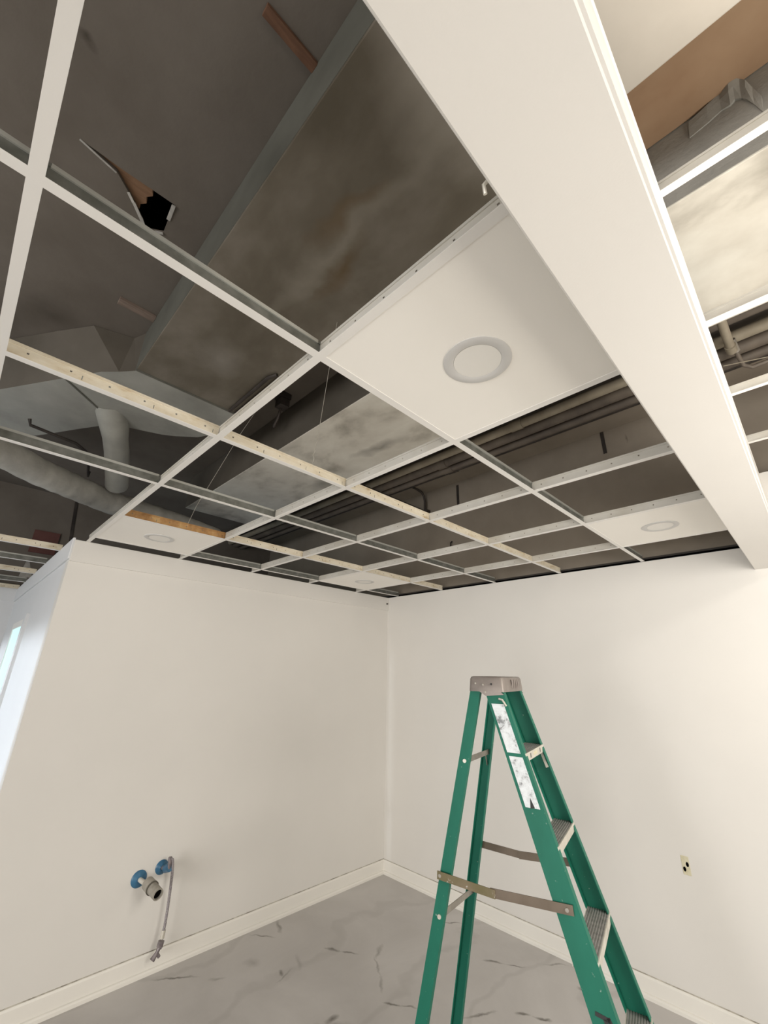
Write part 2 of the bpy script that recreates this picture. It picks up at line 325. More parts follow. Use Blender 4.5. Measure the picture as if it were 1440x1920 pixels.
MB().box((-2.94, -.37, HL-.012), (7.4, .10, HL-.001)).build('edge_board', 'wallboard', ceil)
rim = MB()
for i, wd in ((2, .012), (3, .014), (4, .016), (5, .014), (6, .012), (8, .016), (0, .008)):
    a, b = Vector((*HOLE[i], HL-.002)), Vector((*HOLE[(i+1) % len(HOLE)], HL-.006)); rim.bar(a, b, wd, .003)
rim.build('torn_paper_edge', 'paper', ceil)
struct('trim_1', MB().box((0, -3.01, 2.388), (.014, 0, H)), 'wall', 'cream raised band along the top of the plumbing wall', 'trim', bevel=.003)
struct('trim_2', MB().box((-2.95, -3.022, 2.40), (.014, -3.008, 2.545)), 'wall_cool', 'bluish white raised band along the top of the passage wall', 'trim', bevel=.003)
struct('trim_3', MB().box((-2.95, -9.1, 2.40), (-2.938, -3.022, 2.545)), 'wall_cool', 'raised band along the top of the passage end wall', 'trim')
def baseboard(name, pts, label):
    prof = [(0, 0), (.026, 0), (.026, .016), (.021, .024), (.013, .027), (.012, .094), (.007, .104), (0, .104)]
    a, b, nrm = pts; mb = MB()
    mb.loft([[(p[0]+nrm[0]*o, p[1]+nrm[1]*o, z) for o, z in prof] for p in (a, b)])
    o = struct(name, mb, 'base', label, 'baseboard')
    q = [p+(Vector((*nrm, 0))*d)+Vector((0, 0, z)) for z in (.104, .1075) for p, d in ((Vector((*a, 0)), .0), (Vector((*b, 0)), .0), (Vector((*b, 0)), .0035), (Vector((*a, 0)), .0035))]
    MB().hexa(q).build('caulk_shadow_line', 'caulk_shadow', o); return o
baseboard('baseboard_left', ((.0, -3.01), (0, 0), (1, 0)), 'cream moulded baseboard along the plumbing wall')
baseboard('baseboard_right', ((.0, 0), (7.5, 0), (0, -1)), 'cream moulded baseboard along the wall behind the ladder')
baseboard('baseboard_passage', ((-2.95, -3.008), (0, -3.008), (0, -1)), 'white baseboard along the passage wall')
# dropped beam between the two grids
bx0, bx1, bz = 3.205, 3.363, 2.386
beam = struct('beam', MB().box((bx0, -9.1, bz), (bx1, 0, 3.0)), 'beam', 'long white boxed beam dividing the two open ceiling grids', 'beam', bevel=.004)
MB().box((bx1-.002, -9.1, bz+.001), (bx1+.0025, -.001, bz+.03)).build('corner_bead', 'tee', beam)
MB().box((bx1-.002, -9.1, 2.996), (bx1+.004, -.001, 3.02)).build('wall_angle', 'tee', beam)
MB().box((bx1-.03, -9.1, 3.0), (bx1-.006, -2.43, 3.12)).build('top_track', 'wrap', beam)

# passage window
wn = tag(bpy.data.objects.new('window_1', None), 'narrow bright window in the bluish passage wall', 'window', None, 'structure'); COL.objects.link(wn); wn.location = (-1.7, -3.0, 1.5)
fr = MB(); x0, x1, z0, z1 = -2.04, -1.39, .9, 2.05
fr.box((x0-.05, -3.022, z1), (x1+.02, -3.006, z1+.055)); fr.box((x0-.05, -3.022, z0-.05), (x0, -3.006, z1)); fr.box((x1-.05, -3.016, z0), (x1+.02, -3.006, z1)); fr.box((x0, -3.022, z0-.05), (x1, -3.006, z0))
fr.build('window_frame', 'tee', wn)
MB().box((x1+.08, -3.030, z0-.05), (x1+.19, -3.008, z1+.09)).build('casing', 'wall_cool', wn)
MB().box((x0, -3.014, z0), (x1-.05, -3.006, z1)).build('pane', 'pane', wn)

# ------------------------------------------------------------------ suspended grid
FL, FT, WH = .024, .0014, .038
def web(mb, horiz, a, b, fixed, z0, holes=False, slots=True):
    """upright plate of a tee, with its punched holes left open"""
    th = .0007
    def quadbox(s0, s1, za, zb):
        if horiz: mb.box((s0, fixed-th, za), (s1, fixed+th, zb))
        else: mb.box((fixed-th, s0, za), (fixed+th, s1, zb))
    zt = z0+WH
    cuts = []
    if holes:
        L = b-a; n = max(2, int(round(L/.1)))
        for k in range(n):
            c = a+(k+.5)*L/n; cuts.append((c-.0028, c+.0028, z0+.021, z0+.0266))
            if slots and k % 2 == 1: cuts.append((c+.028, c+.0306, z0+.010, z0+.024))
    cuts.sort(); p = a
    for s0, s1, za, zb in cuts:
        quadbox(p, s0, z0, zt); quadbox(s0, s1, z0, za); quadbox(s0, s1, zb, zt); p = s1
    quadbox(p, b, z0, zt)
    if horiz: mb.box((a, fixed-.0034, zt-.001), (b, fixed+.0034, zt+.007))
    else: mb.box((fixed-.0034, a, zt-.001), (fixed+.0034, b, zt+.007))
ORD = ['first', 'second', 'third', 'fourth', 'fifth', 'sixth']
for k, y in enumerate(YX):
    xa, xb = (0.015 if k < 5 else -2.94), bx0-.002
    o = empty('main_tee', (xa, y, H), f'long white main tee running from the beam, {ORD[k]} out from the outlet wall', 'ceiling tee', 'main tees of the open grid')
    MB().box((xa, y-FL/2, H), (xb, y+FL/2, H+FT)).build('flange', 'tee', o)
    mb = MB(); web(mb, True, xa, xb, y, H+FT, True, False); mb.build('web', 'web_white', o)
WEBM = {'A': 'web_steel', 'B': 'web_yellow', 'C': 'web_steel', 'D': 'web_yellow', 'E': 'web_steel'}
LN = {'A': 'first', 'B': 'second', 'C': 'third', 'D': 'fourth', 'E': 'fifth'}
LOOK = {'A': 'steel-webbed', 'B': 'yellow-webbed', 'C': 'steel-webbed', 'D': 'yellow-webbed', 'E': 'steel-webbed'}
def cross_tee(x, ya, yb, mat, label, group):
    o = empty('cross_tee', (x, yb, H), label, 'ceiling tee', group)
    MB().box((x-FL/2, yb, H), (x+FL/2, ya, H+FT)).build('flange', 'tee', o)
    mb = MB(); web(mb, False, yb-FL/2+.003, ya+FL/2-.003, x, H+FT, mat in ('web_yellow', 'web_rust'), True); mb.build('web', mat, o)
    if mat == 'web_steel': MB().box((x-.0042, yb, H+FT+WH-.002), (x+.0042, ya, H+FT+WH+.008)).build('bulb', 'bulb_steel_highlight', o)
for ln in 'ABCDE':
    x = XL[ln]; ends = [0.0]+YX+[-4.157]
    for k in range(7):
        ya = -.014 if k == 0 else ends[k]-FL/2; yb = ends[k+1]+FL/2 if k < 6 else -4.15
        if ln not in 'AB' and k >= 6: continue
        if ln in 'DE' and k >= 5: continue
        mat = WEBM[ln]; look = LOOK[ln]
        if ln == 'D' and k == 4: mat, look = 'web_rust', 'rust-orange'
        where = ('between outlet wall and first main tee' if k == 0 else
                 f'between main tees {["one","two","three","four","five"][k-1]} and {["two","three","four","five","six"][k-1]}' if k < 6 else 'past the sixth main tee')
        cross_tee(x, ya, yb, mat, f'{look} cross tee, {LN[ln]} row from beam, {where}', 'cross tees of the open grid')
for k in range(5):
    x = XE-P*(k+1)
    cross_tee(x, -3.024, YX[5]+FL/2, 'web_steel' if k % 2 else 'web_yellow', f'white cross tee over the passage, {ORD[k]} beyond the plumbing wall', 'cross tees over the passage')
    if k < 3:
        cross_tee(x, YX[5]-FL/2, -4.15, 'web_steel' if k % 2 else 'web_yellow', f'white cross tee over the passage past the sixth main tee, {ORD[k]} beyond the plumbing wall', 'cross tees over the passage')

# lamp tiles
def lamp(x0, x1, y0, y1, lab, lab2):
    z = H+FT
    tl = tag(MB().box((x0+.004, y0+.004, z), (x1-.004, y1-.004, z+.012)).build('ceiling_tile', 'tile'), lab, 'ceiling tile', 'white ceiling tiles')
    cx, cy = (max(x0, XL['A'] if x0 > 2.5 else x0)+x1)/2, (y0+y1)/2
    o = empty('downlight', (cx, cy, z), lab2, 'downlight', 'round downlights in the tiles')
    n = 48; ring = lambda r, zz: [(cx+r*math.cos(2*math.pi*i/n), cy+r*math.sin(2*math.pi*i/n), zz) for i in range(n)]
    MB().loft([ring(.0905, z), ring(.0905, z-.002), ring(.087, z-.0035), ring(.066, z-.0035), ring(.0635, z-.002), ring(.0635, z)], False).build('trim_ring', 'trimwhite', o, True)
    MB().loft([ring(.063, z-.0005), ring(.063, z-.0024), ring(.03, z-.0028), ring(.002, z-.0029)], True).build('lens', 'lens', o, True)
lamp(XL['A'], bx0-.002, YX[4], YX[3], 'large white ceiling tile beside the beam, under the duct', 'big round downlight in the tile beside the beam')
lamp(XL['A'], bx0-.002, YX[1], YX[0], 'white ceiling tile beside the beam, close to the outlet wall', 'round downlight beside the beam close to the outlet wall')
lamp(XL['E'], XL['D'], YX[4], YX[3], 'white ceiling tile over the free end of the plumbing wall', 'round downlight over the free end of the plumbing wall')
lamp(XL['E'], XL['D'], YX[1], YX[0], 'white ceiling tile at the corner of the two walls', 'round downlight near the corner of the two walls')

# hanger wires
def wire(pts, label):
    tag(MB().tube(pts, .0012, 6).build('hanger_wire', 'alu', smooth=True), label, 'wire', 'hanger wires')
tw = [(2.002+.004*math.sin(i*1.9), -2.52+.004*math.cos(i*1.9), 2.565+i*.012) for i in range(9)]
wire(tw+[(2.005, -2.51, 2.70), (2.0, -2.46, 3.30), (2.0, -2.42, HL)], 'thin twisted hanger wire rising from the yellow cross tee in mid-grid')
wire([(.783, -2.58, 2.565), (.79, -2.55, 2.7), (.83, -2.36, 3.3), (.86, -2.20, HL)], 'thin hanger wire near the lamp tile over the plumbing wall')

# grid of the neighbouring room, set higher
for k, y in enumerate((-.525, -1.131, -1.735, -2.372)):
    z = 3.0; o = empty('high_tee', (bx1+.006, y, z), f'white tee of the higher grid beyond the beam, {ORD[k]} from the outlet wall', 'ceiling tee', 'tees of the higher grid')
    MB().box((bx1+.004, y-.012, z), (5.6, y+.012, z+FT)).build('flange', 'tee', o)
    mb = MB(); web(mb, True, bx1+.004, 5.6, y, z+FT, False); mb.build('web', 'web_white', o)
    if k == 2: MB().box((bx1+.004, y+.012, z+.001), (5.6, y+.026, z+.016)).build('edge_strip', 'tee', o)

# ------------------------------------------------------------------ above the grid
zd1, zd2 = 3.44, 3.38
o = empty('near_duct', (2, -2.73, zd1), 'wide olive-grey duct crossing above the grid and the lamp tile', 'duct')
MB().box((.805, -3.061, zd1), (7.4, -2.399, HL-.004)).build('duct_section', 'duct_near', o, bevel=.004)
MB().box((.80, -3.0625, zd1+.004), (7.4, -3.060, HL-.006)).build('side_wrap', 'ductside', o)
MB().bar((.825, -3.064, zd1-.002), (.825, -2.396, zd1-.002), .014, .006).build('standing_seam', 'ductside', o)
o = empty('far_duct', (2, -1.57, zd2), 'pale smudged duct between the near duct and the pipes', 'duct')
MB().box((-1.2, -1.974, zd2), (7.4, -1.174, HL-.004)).build('duct_section', 'duct_far', o, bevel=.004)
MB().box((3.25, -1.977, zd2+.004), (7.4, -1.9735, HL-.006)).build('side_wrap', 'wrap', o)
MB().box((-1.2, -1.976, zd2+.004), (3.25, -1.9735, HL-.006)).build('shaded_side', 'darkside', o)  # same side face; shade on this stretch put into a darker sheet
fl = MB(); fr_, bk_ = [], []
edge = [(3.50, 3.712), (3.56, 3.722), (3.60, 3.735), (3.625, 3.728), (3.640, 3.738), (3.655, 3.724), (3.665, 3.700), (3.675, 3.66), (3.685, 3.60)]
for k, (ex, ez) in enumerate(edge):
    q = k/8; d = .006+.022*math.sin(q*math.pi)**2+.005*math.sin(k*2.3)
    fr_.append([(ex, -1.979-d, ez-.002), (ex-.006, -1.979-d*.75, ez-.03), (ex-.012, -1.979-d*.2, ez-.075), (ex-.012, -1.977, ez-.075), (ex, -1.977-d*.6, ez-.01)])
fl.loft(fr_)
fl.build('torn_wrap', 'wrap', o)
# branch elbow leaving the near duct
bot = [(.805, -3.061), (.72, -3.13), (.639, -3.206), (.412, -3.345), (-.062, -3.631), (-.75, -4.05), (-1.15, -3.70), (-.55, -3.32), (-.25, -3.15), (-.05, -3.03), (.03, -2.95), (.085, -2.795), (.13, -2.68), (.186, -2.594), (.30, -2.47), (.458, -2.385), (.62, -2.38), (.805, -2.399)]
top = [(.805, -3.061), (.70, -3.10), (.633, -3.312), (.40, -3.47), (.081, -3.676), (-.75, -4.20)]+bot[6:]
o = empty('duct_elbow', (.2, -3, zd1), 'pale curved duct elbow at the end of the near duct', 'duct')
MB().loft([[(x, y, zd1) for x, y in bot], [(x, y, HL-.004) for x, y in top]]).build('elbow_body', 'elbow', o)
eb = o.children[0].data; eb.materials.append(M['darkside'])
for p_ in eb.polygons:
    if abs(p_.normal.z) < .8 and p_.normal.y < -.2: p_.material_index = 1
MB().bar((.40, -3.352, zd1-.002), (.02, -2.96, zd1-.002), .012, .006).build('standing_seam', 'ductside', o)
# round flexible ducts
def flexduct(pts, r, label, par=None):
    P_ = [Vector(p) for p in pts]; fine = []
    for i in range(len(P_)-1):
        for k in range(10): fine.append(P_[i].lerp(P_[i+1], k/10))
    fine.append(P_[-1]); rs = [r*(1+.02*math.sin(i*1.57)) for i in range(len(fine))]
    if par: rs = [r*(1.35-.35*min(1, i/14)) for i in range(len(fine))]
    if par: MB().tube(fine, rs, 20).build('drop_collar', 'elbow', par, True); return
    tag(MB().tube(fine, rs, 20).build('flexible_duct', 'flex', smooth=True), label, 'duct')
o_elbow = o
flexduct([(.35, -4.0, 3.03), (-.05, -3.58, 3.04), (-.33, -3.30, 3.05), (-.50, -3.05, 3.06), (-.69, -2.76, 3.07), (-.84, -2.45, 3.10), (-1.0, -2.1, 3.13), (-1.2, -1.6, 3.14)], .098, 'pale round flexible duct sagging low over the passage')
flexduct([(.16, -3.05, 3.52), (.02, -2.97, 3.40), (-.16, -2.89, 3.31), (-.42, -2.80, 3.21), (-.52, -2.77, 3.175)], .085, '', o)
tag(MB().tube([(-.14, -3.44, 3.34), (-.15, -3.425, 3.30), (-.16, -3.29, 3.29), (-.19, -3.15, 3.29), (-.26, -3.07, 3.28), (-.42, -3.02, 3.28), (-.80, -2.95, 3.29), (-.82, -2.945, 3.34)], .011, 8).build('hanger_strap', 'iron', smooth=True), 'dark bent hanger strap below the curved duct elbow', 'strap')
tag(MB().tube([(.84, -2.47, 3.428), (1.36, -2.47, 3.426), (1.42, -2.445, 3.428)], .011, 8).tube([(.84, -2.425, 3.432), (1.38, -2.42, 3.432)], .007, 8).build('edge_rail', 'iron', smooth=True), 'dark thin rail along the underside edge of the olive duct', 'rail')
jb = empty('junction_box', (.88, -2.12, 3.6), 'small dark junction box with a drop conduit between the two ducts', 'junction box')
MB().box((.85, -2.14, 3.62), (.93, -2.06, 3.69)).build('box_body', 'iron', jb, bevel=.004)
MB().tube([(.87, -2.10, 3.62), (.85, -2.10, 3.55), (.78, -2.09, 3.50)], .011, 8).build('conduit', 'iron', jb, True)
MB().box((.845, -2.145, 3.69), (.935, -2.055, HL)).build('bracket', 'iron', jb)
# pipes across the room against the old wall
PIPES = [(-.66, 3.62, .036, 'pipepale', 'tan pipe nearest the pale duct, with a coupling'), (-.565, 3.60, .043, 'pipe', 'thick dark brown pipe second from the pale duct'), (-.470, 3.575, .032, 'pipe', 'dark brown pipe third from the pale duct'), (-.395, 3.60, .03, 'iron', 'black pipe fourth from the pale duct, nearest the rough wall'), (-.78, 3.66, .03, 'pipe', 'brown pipe tucked high beside the pale duct')]
for y, z, r, mt, lab in PIPES:
    o = empty('overhead_pipe', (2, y, z), lab, 'pipe', 'overhead pipes')
    MB().tube([(-2.9, y, z), (7.4, y, z)], r, 16).build('pipe_run', mt, o, True)
    for cx in ((2.02, 4.6) if y == -.66 else (1.2, 5.0)): MB().tube([(cx, y, z), (cx+.10, y, z)], r*1.18, 16).build('coupling', mt, o, True)
st = empty('pipe_bracket', (.46, -.4, 3.5), 'dark angle bracket carrying the overhead pipes', 'bracket')
MB().box((.445, -.88, 3.50), (.48, .098, 3.504)).box((.445, -.88, 3.50), (.449, .098, 3.535)).build('angle_bar', 'iron', st)
MB().tube([(.462, -.87, 3.50), (.462, -.87, HL)], .006, 8).build('rod', 'iron', st, True)
cb = empty('conduit_box', (.50, .07, 3.5), 'small dark box with a gooseneck conduit on the rough wall', 'junction box')
MB().box((.49, .03, 3.39), (.57, .098, 3.49)).build('box_body', 'iron', cb, bevel=.004)
MB().tube([(.525, .05, 3.49), (.528, .05, 3.60), (.527, .035, 3.66), (.522, 0.0, 3.70), (.51, -.07, 3.72), (.50, -.4, 3.72)], .013, 10).build('conduit', 'iron', cb, True)
for x, za, zb, lab in ((2.475, 3.52, 3.73, 'dark vertical slot in the rough wall above the lamp tile near the outlet wall'), (.955, 3.44, 3.69, 'dark vertical slot in the rough wall beside the gooseneck conduit')):
    tag(MB().box((x-.014, .094, za), (x+.014, .102, zb)).build('wall_slot', 'iron'), lab, 'slot', 'slots in the rough wall')
tag(MB().tube([(.85, .10, 3.06), (.855, .07, 3.04), (.86, .06, 3.0), (.85, .07, 2.985)], .008, 8).build('wall_hook', 'iron', smooth=True), 'small dark hook on the rough wall', 'hook')
tag(MB().box((2.585, -3.26, HL-.018), (2.62, -3.062, HL)).build('ceiling_batten', 'wood', bevel=.002), 'reddish brown wooden batten on the old ceiling beside the beam', 'batten')
tag(MB().box((.95, -3.26, HL-.02), (1.0, -3.063, HL)).build('ceiling_batten', 'wood_dull', bevel=.002), 'dull grey wooden batten on the old ceiling near the duct elbow', 'batten')
tag(MB().box((bx1-.14, -2.395, HL-.012), (7.4, -1.981, HL-.001)).build('brown_board', 'brownboard'), 'brown board filling the ceiling between the ducts beyond the beam', 'board')
tag(MB().box((bx1-.14, -1.165, HL-.012), (7.4, -.83, HL-.001)).build('brown_board', 'brownboard'), 'brown board between the pale duct and the pipes beyond the beam', 'board')
dp = empty('drop_pipe', (3.41, -1.0, 3.5), 'short tan pipe with an end cap crossing below the overhead pipes', 'pipe')
MB().tube([(3.415, -1.165, 3.52), (3.425, -.74, 3.50)], .022, 14).build('pipe_run', 'pipepale', dp, True)
MB().tube([(3.424, -.77, 3.5005), (3.4255, -.715, 3.498)], .027, 14).build('end_cap', 'pipepale', dp, True)
cv2 = empty('cable_drop', (3.45, -.6, 3.5), 'brown hanging cable with a metal clamp beyond the beam', 'cable')
MB().tube([(3.44, -.70, 3.56), (3.445, -.64, 3.50), (3.455, -.57, 3.47), (3.49, -.53, 3.46), (3.60, -.52, 3.47), (3.8, -.50, 3.50)], .012, 10).build('cable', 'pipe', cv2, True)
MB().tube([(3.437, -.73, 3.56), (3.443, -.66, 3.52)], .020, 10).build('clamp', 'brace', cv2, True)
tag(MB().tube([(3.37, -.72, 3.42), (3.6, -.66, 3.40), (3.9, -.62, 3.42)], .003, 6).build('loose_wire', 'pipepale', smooth=True), 'thin loose wire crossing under the pipes beyond the beam', 'wire')
tag(MB().add([(-2.265, -3.09, 2.583), (-2.265, -2.98, 2.583), (-2.30, -3.06, 2.80), (-2.275, -3.09, 2.585), (-2.275, -2.98, 2.585), (-2.31, -3.06, 2.802)], [(0, 1, 2), (5, 4, 3), (0, 3, 4, 1), (1, 4, 5, 2), (2, 5, 3, 0)]).build('paper_scrap', 'paper'), 'pale torn scrap caught on the passage grid', 'scrap')

# ------------------------------------------------------------------ step ladder
LX, LY, PHI, LH, SCT, SRT, SFB, SRB, WFT, WFB, WRT, WRB, WEBF, WEBR, DZ = 2.2219, -1.502, .2273, 1.7345, .0573, -.0662, .6101, -.448, .147, .2492, .1395, .2524, .0846, .0477, .2963
dF = Vector((math.cos(PHI), math.sin(PHI), 0)); dW = Vector((-dF.y, dF.x, 0)); L0 = Vector((LX, LY, 0))
def LP(s, t_, z): return L0+dF*s+dW*t_+Vector((0, 0, z))
def fr_s(z): return SCT+(SFB-SCT)*(LH-z)/LH
def fr_t(z): return WFT+(WFB-WFT)*(LH-z)/LH
def re_s(z): return SRT+(SRB-SRT)*(LH-z)/LH
def re_t(z): return WRT+(WRB-WRT)*(LH-z)/LH
lad = empty('step_ladder', (LX, LY, 0), 'green fibreglass step ladder with grey cap standing on the marble floor', 'ladder')
def rail(front, sg, name):
    zt, zb = LH-.058, .02; th = .004; fl_ = .030 if front else .025; wd = WEBF if front else WEBR; rings = []
    for z in (zb, zt):
        s0 = fr_s(z) if front else re_s(z); t0 = (fr_t(z) if front else re_t(z)); dr = -1 if front else 1
        sec = [(0, 0), (wd, 0), (wd, fl_), (wd-th, fl_), (wd-th, th), (th, th), (th, fl_), (0, fl_)]
        rings.append([LP(s0+dr*e, sg*(t0-q), z) for e, q in sec])
    o = MB().loft(rings).build(name, 'green', lad)
    fz = .03; s0 = fr_s(fz) if front else re_s(fz); t0 = fr_t(fz) if front else re_t(fz); dr = -1 if front else 1
    a = s0+.008*-dr; b = s0+dr*(wd+.006)
    ft = MB().hexa([LP(a, sg*(t0+.006), 0), LP(b, sg*(t0+.006), 0), LP(b, sg*(t0-.036), 0), LP(a, sg*(t0-.036), 0), LP(a, sg*(t0+.006), .06), LP(b, sg*(t0+.006), .06), LP(b, sg*(t0-.036), .06), LP(a, sg*(t0-.036), .06)])
    f_ = ft.build('rubber_foot', 'rubber'); f_.parent = o
    f_.location = (0, 0, 0)
    return o
r1 = rail(True, -1, 'front_rail'); rail(True, 1, 'front_rail'); rail(False, -1, 'rear_rail'); rail(False, 1, 'rear_rail')
# stickers on the near front rail
def sticker(z0, z1, e0, e1, name, mat='sticker'):
    c = []
    for z, e in ((z0, e1), (z0, e0), (z1, e0), (z1, e1)):
        c.append((fr_s(z)-e*WEBF, fr_t(z), z))
    q = [LP(s, -(t_+.0002), z) for s, t_, z in c]+[LP(s, -(t_+.0012), z) for s, t_, z in c]
    MB().hexa(q).build(name, mat, r1).location = (0, 0, 0)
sticker(1.438, 1.622, .20, .86, 'warning_sticker'); sticker(1.254, 1.425, .17, .84, 'warning_sticker')
s_ = MB()
for (za, ea), (zb, eb) in (((.722, .75), (.716, .25)), ((.716, .45), (.690, .40)), ((.722, .30), (.690, .22))):
    a = LP(fr_s(za)-ea*WEBF, -(fr_t(za)+.0008), za); b = LP(fr_s(zb)-eb*WEBF, -(fr_t(zb)+.0008), zb); s_.bar(a, b, .001, .011, dF)
s_.build('black_mark', 'print', r1)
wq = [LP(fr_s(z)-e*WEBF, -(fr_t(z)+d), z) for d in (.0013, .0019) for z, e in ((1.252, .62), (1.255, .40), (1.288, .47))]
MB().add(wq, [(0, 1, 2), (5, 4, 3), (0, 3, 4, 1), (1, 4, 5, 2), (2, 5, 3, 0)]).build('black_smear', 'print', r1)
# steps
for n in range(1, 6):
    z = LH-DZ*n; s0 = fr_s(z); t0 = fr_t(z)-.004
    sp = MB().hexa([LP(s0-.082, -t0, z-.004), LP(s0-.002, -t0, z-.004), LP(s0-.002, t0, z-.004), LP(s0-.082, t0, z-.004), LP(s0-.082, -t0, z-.001), LP(s0-.002, -t0, z-.001), LP(s0-.002, t0, z-.001), LP(s0-.082, t0, z-.001)])
    for k in range(9):
        e = s0-.078+k*.0092; sp.hexa([LP(e, -t0, z-.001), LP(e+.004, -t0, z-.001), LP(e+.004, t0, z-.001), LP(e, t0, z-.001), LP(e, -t0, z+.0012), LP(e+.004, -t0, z+.0012), LP(e+.004, t0, z+.0012), LP(e, t0, z+.0012)])
    st_ = sp.build('step', 'tread', lad)
    lip = MB().hexa([LP(s0-.002, -t0, z-.030), LP(s0+.003, -t0, z-.030), LP(s0+.003, t0, z-.030), LP(s0-.002, t0, z-.030), LP(s0-.002, -t0, z+.001), LP(s0+.003, -t0, z+.001), LP(s0+.003, t0, z+.001), LP(s0-.002, t0, z+.001)])
    lip.hexa([LP(s0-.082, -t0, z-.030), LP(s0-.079, -t0, z-.030), LP(s0-.079, t0, z-.030), LP(s0-.082, t0, z-.030), LP(s0-.082, -t0, z+.001), LP(s0-.079, -t0, z+.001), LP(s0-.079, t0, z+.001), LP(s0-.082, t0, z+.001)])
    lp = lip.build('step_lip', 'alu', st_); lp.location = (0, 0, 0)
    if n == 1:
        mk = MB()
        for tt in (-.085, .085): mk.box((0, 0, 0), (0, 0, 0)); mk.bar(LP(s0+.0035, tt, z-.006), LP(s0+.0035, tt+.004, z-.022), .001, .008, dW)
        mk.build('rivet', 'print', st_).location = (0, 0, 0)
        MB().bar(LP(s0+.0034, -.03, z-.014), LP(s0+.0034, .03, z-.014), .001, .014).build('plate', 'paleyellow', st_).location = (0, 0, 0)
        bk = MB().bar(LP(s0-.01, t0-.002, z-.03), LP(fr_s(z-.09)-.012, fr_t(z-.09)-.034, z-.09), .012, .004, dW)
        bk.build('knee_brace', 'alu', st_).location = (0, 0, 0)
# cap
a0, a1, tw_ = SRT-.014, SCT+.026, WFT+.016
cp = MB()
zz = [(LH-.064, 0.0), (LH-.012, -.004), (LH-.003, -.008), (LH, -.016)]
rg = []
for z, ins in zz:
    rr = []
    for (s, t_) in ((a0, -tw_), (a1, -tw_), (a1, tw_), (a0, tw_)):
        sx = 1 if s == a1 else -1; tx = 1 if t_ == tw_ else -1
        for k in range(4):
            ang = k/3*math.pi/2; r = .014
            base = {(-1, -1): math.pi, (1, -1): 1.5*math.pi, (1, 1): 0, (-1, 1): .5*math.pi}[(sx, tx)]
            rr.append(LP(s+sx*(ins-r)+r*math.cos(base+ang), t_+tx*(ins-r)+r*math.sin(base+ang), z))
    rg.append(rr)
cap = cp.loft(rg).build('cap', 'cap', lad, True)
for sg in (-1, 1):
    zc = LH-.064
    MB().hexa([LP(fr_s(zc)-.078, sg*(tw_-.004), zc-.018), LP(fr_s(zc)+.004, sg*(tw_-.004), zc-.010), LP(fr_s(zc)+.004, sg*tw_, zc-.010), LP(fr_s(zc)-.078, sg*tw_, zc-.018),
               LP(SCT-.088, sg*(tw_-.004), zc+.0005), LP(SCT+.012, sg*(tw_-.004), zc+.0005), LP(SCT+.012, sg*tw_, zc+.0005), LP(SCT-.088, sg*tw_, zc+.0005)]).build('side_lobe', 'cap', cap).location = (0, 0, 0)
for s, z in ((-.045, LH-.03), (-.01, LH-.035), (.028, LH-.032), (.0, LH-.066)):
    MB().tube([LP(s, -tw_+.002, z), LP(s, -tw_-.003, z)], .0042, 10).build('rivet', 'brace' if s != .028 else 'print', cap, True).location = (0, 0, 0)
for t_ in (-.03, .0, .03, .06):
    MB().tube([LP(a1-.002, t_, LH-.05), LP(a1+.003, t_, LH-.03), LP(a1+.001, t_, LH-.012)], .005, 8).build('rib', 'cap', cap, True).location = (0, 0, 0)
MB().tube([LP(fr_s(1.645)-.030, -(fr_t(1.645)+.002), 1.643), LP(fr_s(1.645)-.014, -(fr_t(1.645)+.006), 1.640), LP(fr_s(1.62)-.006, -(fr_t(1.62)+.003), 1.615)], .0045, 8).build('worn_spot_stub', 'alu', lad, True)  # bright stub put in place of a worn spot on the rail
# rear braces
for za, zb in ((1.385, 1.382), (.83, .79), (.235, .235)):
    MB().bar(LP(re_s(za)+.03, -(re_t(za)-.004), za), LP(re_s(zb)+.03, re_t(zb)-.004, zb), .004, .022).build('rear_brace', 'brace', lad)
    MB().bar(LP(re_s(za)+.03, re_t(za)-.06, za-.005), LP(re_s(za-.06)+.03, re_t(za-.06)-.008, za-.06), .004, .012).build('corner_gusset', 'brace', lad) if za > 1 else None
    MB().tube([LP(re_s(za)+.028, -(re_t(za)-.001), za), LP(re_s(za)+.028, -(re_t(za)+.004), za)], .008, 10).build('rivet', 'alu', lad, True)
# spreaders
for sg, mt, zf, ef, zr, er, nm in ((-1, 'spreader_olive', .971, .45, .965, .12, 'spreader'), (1, 'spreader_brown', .985, .70, .975, .6, 'spreader')):
    A = LP(fr_s(zf)-ef*WEBF, sg*(fr_t(zf)+.007), zf); B = LP(re_s(zr)+er*WEBR, sg*(re_t(zr)+.007), zr)
    C = A.lerp(B, .57)+Vector((0, 0, -.012))
    sp = MB().bar(A+(A-C).normalized()*.02, C, .004, .030).build(nm, 'spreader_brown', lad)
    MB().bar(C+(C-B).normalized()*.02-dW*sg*-.004, B+(B-C).normalized()*.012-dW*sg*-.004, .004, .028).build('folding_link', mt, sp).location = (0, 0, 0)
    for q in (A, B): MB().tube([q-dW*sg*.006, q+dW*sg*.008], .0065, 10).build('rivet', 'brace', sp, True).location = (0, 0, 0)

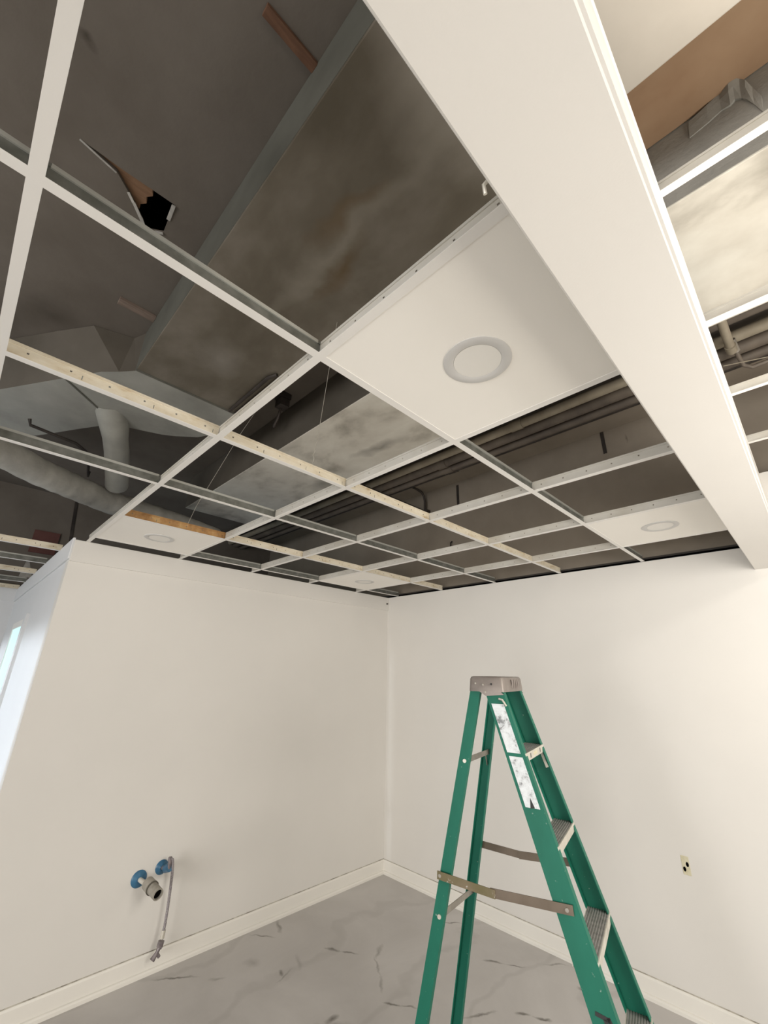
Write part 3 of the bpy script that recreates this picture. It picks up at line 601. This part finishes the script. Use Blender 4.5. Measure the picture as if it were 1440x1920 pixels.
# ------------------------------------------------------------------ plumbing stubs and outlet
def disc(mb, c, r, d, n=24):
    c = Vector(c); prof = [(r, 0), (r, .003), (r*.8, .010), (r*.45, .016), (r*.4, .018)]
    mb.loft([[c+Vector((h, q*math.cos(2*math.pi*i/n), q*math.sin(2*math.pi*i/n))) for i in range(n)] for q, h in prof]); return mb
o = empty('drain_stub', (0, -2.191, .501), 'grey plastic drain stub with blue escutcheon on the plumbing wall', 'pipe fitting')
disc(MB(), (0, -2.191, .501), .046, 1).build('escutcheon', 'blue', o, True)
MB().tube([(.01, -2.190, .501), (.11, -2.178, .500)], .013, 14).build('pipe_stub', 'alu', o, True)
A, B = Vector((.10, -2.170, .502)), Vector((.235, -2.150, .480)); dd = (B-A)
MB().tube([A, A+dd*.42], [.034, .036], 20).build('coupling', 'greyplastic', o, True)
MB().tube([A+dd*.42, A+dd*.47], .037, 20).build('joint_ring', 'darkjoint', o, True)
n = 20; ax = dd.normalized(); u = Vector((0, 0, 1)); u = (u-ax*u.dot(ax)).normalized(); sdv = ax.cross(u)
rg_ = lambda p, r: [p+(u*math.cos(2*math.pi*i/n)+sdv*math.sin(2*math.pi*i/n))*r for i in range(n)]
MB().loft([rg_(A+dd*.47, .031), rg_(B, .031), rg_(B, .024), rg_(A+dd*.55, .023)], False).build('open_end', 'greyplastic', o, True)
MB().loft([rg_(A+dd*.88, .0236), rg_(A+dd*.90, .0236)]).build('dark_bore', 'void', o)
o = empty('supply_hose', (0, -2.056, .539), 'braided supply hose hanging from a blue valve stub beside the drain stub', 'hose')
disc(MB(), (0, -2.060, .530), .040, 1).build('escutcheon', 'blue', o, True)
MB().tube([(.012, -2.060, .530), (.075, -2.050, .545)], .012, 12).build('pipe_stub', 'fitting', o, True)
MB().tube([(.05, -2.052, .533), (.088, -2.045, .548)], .024, 14).build('valve_body', 'blue', o, True)
MB().tube([(.082, -2.049, .54), (.085, -2.048, .572), (.083, -2.050, .602)], .011, 12).build('valve_stem', 'fitting', o, True)
MB().tube([(.085, -2.046, .595), (.088, -2.034, .585), (.088, -2.028, .56), (.085, -2.020, .50), (.08, -2.014, .40), (.078, -2.011, .32), (.08, -2.013, .25), (.08, -2.016, .20)], .0085, 12).build('hose', 'hose', o, True)
MB().tube([(.08, -2.014, .225), (.08, -2.018, .185)], .012, 12).build('ferrule', 'alu', o, True)
MB().tube([(.08, -2.019, .175), (.08, -2.024, .148)], .019, 8).build('hose_nut', 'fitting', o, True)
MB().tube([(.08, -2.024, .148), (.08, -2.034, .125), (.078, -2.055, .095)], [.012, .011, .016], 10).tube([(.08, -2.036, .124), (.082, -2.018, .100)], .009, 8).tube([(.08, -2.03, .138), (.085, -2.012, .142)], .006, 8).build('angle_connector', 'fitting', o, True)
o = empty('outlet_cutout', (2.51, 0, .71), 'small pale outlet cutout with two dark holes in the wall behind the ladder', 'outlet')
MB().box((2.488, -.002, .662), (2.528, 0, .755)).build('backing', 'paleyellow', o, bevel=.0008)
for x, z in ((2.517, .716), (2.499, .690)): MB().loft([[(x+.0075*math.cos(i*math.pi/8), yy, z+.012*math.sin(i*math.pi/8)) for i in range(16)] for yy in (-.0032, -.0015)]).build('slot', 'void', o)
tag(MB().tube([(.014, -.03, 2.462), (.028, -.03, 2.462)], .008, 10).build('wall_plug', 'iron', smooth=True), 'small dark plug on the raised band at the room corner', 'plug')
tag(MB().tube([(bx0-.002, -3.07, 2.41), (bx0-.010, -3.072, 2.404), (bx0-.012, -3.066, 2.393)], .003, 8).build('screw_hook', 'alu', smooth=True), 'tiny screw hook on the edge of the white beam', 'hook')
bpy.context.view_layer.update()
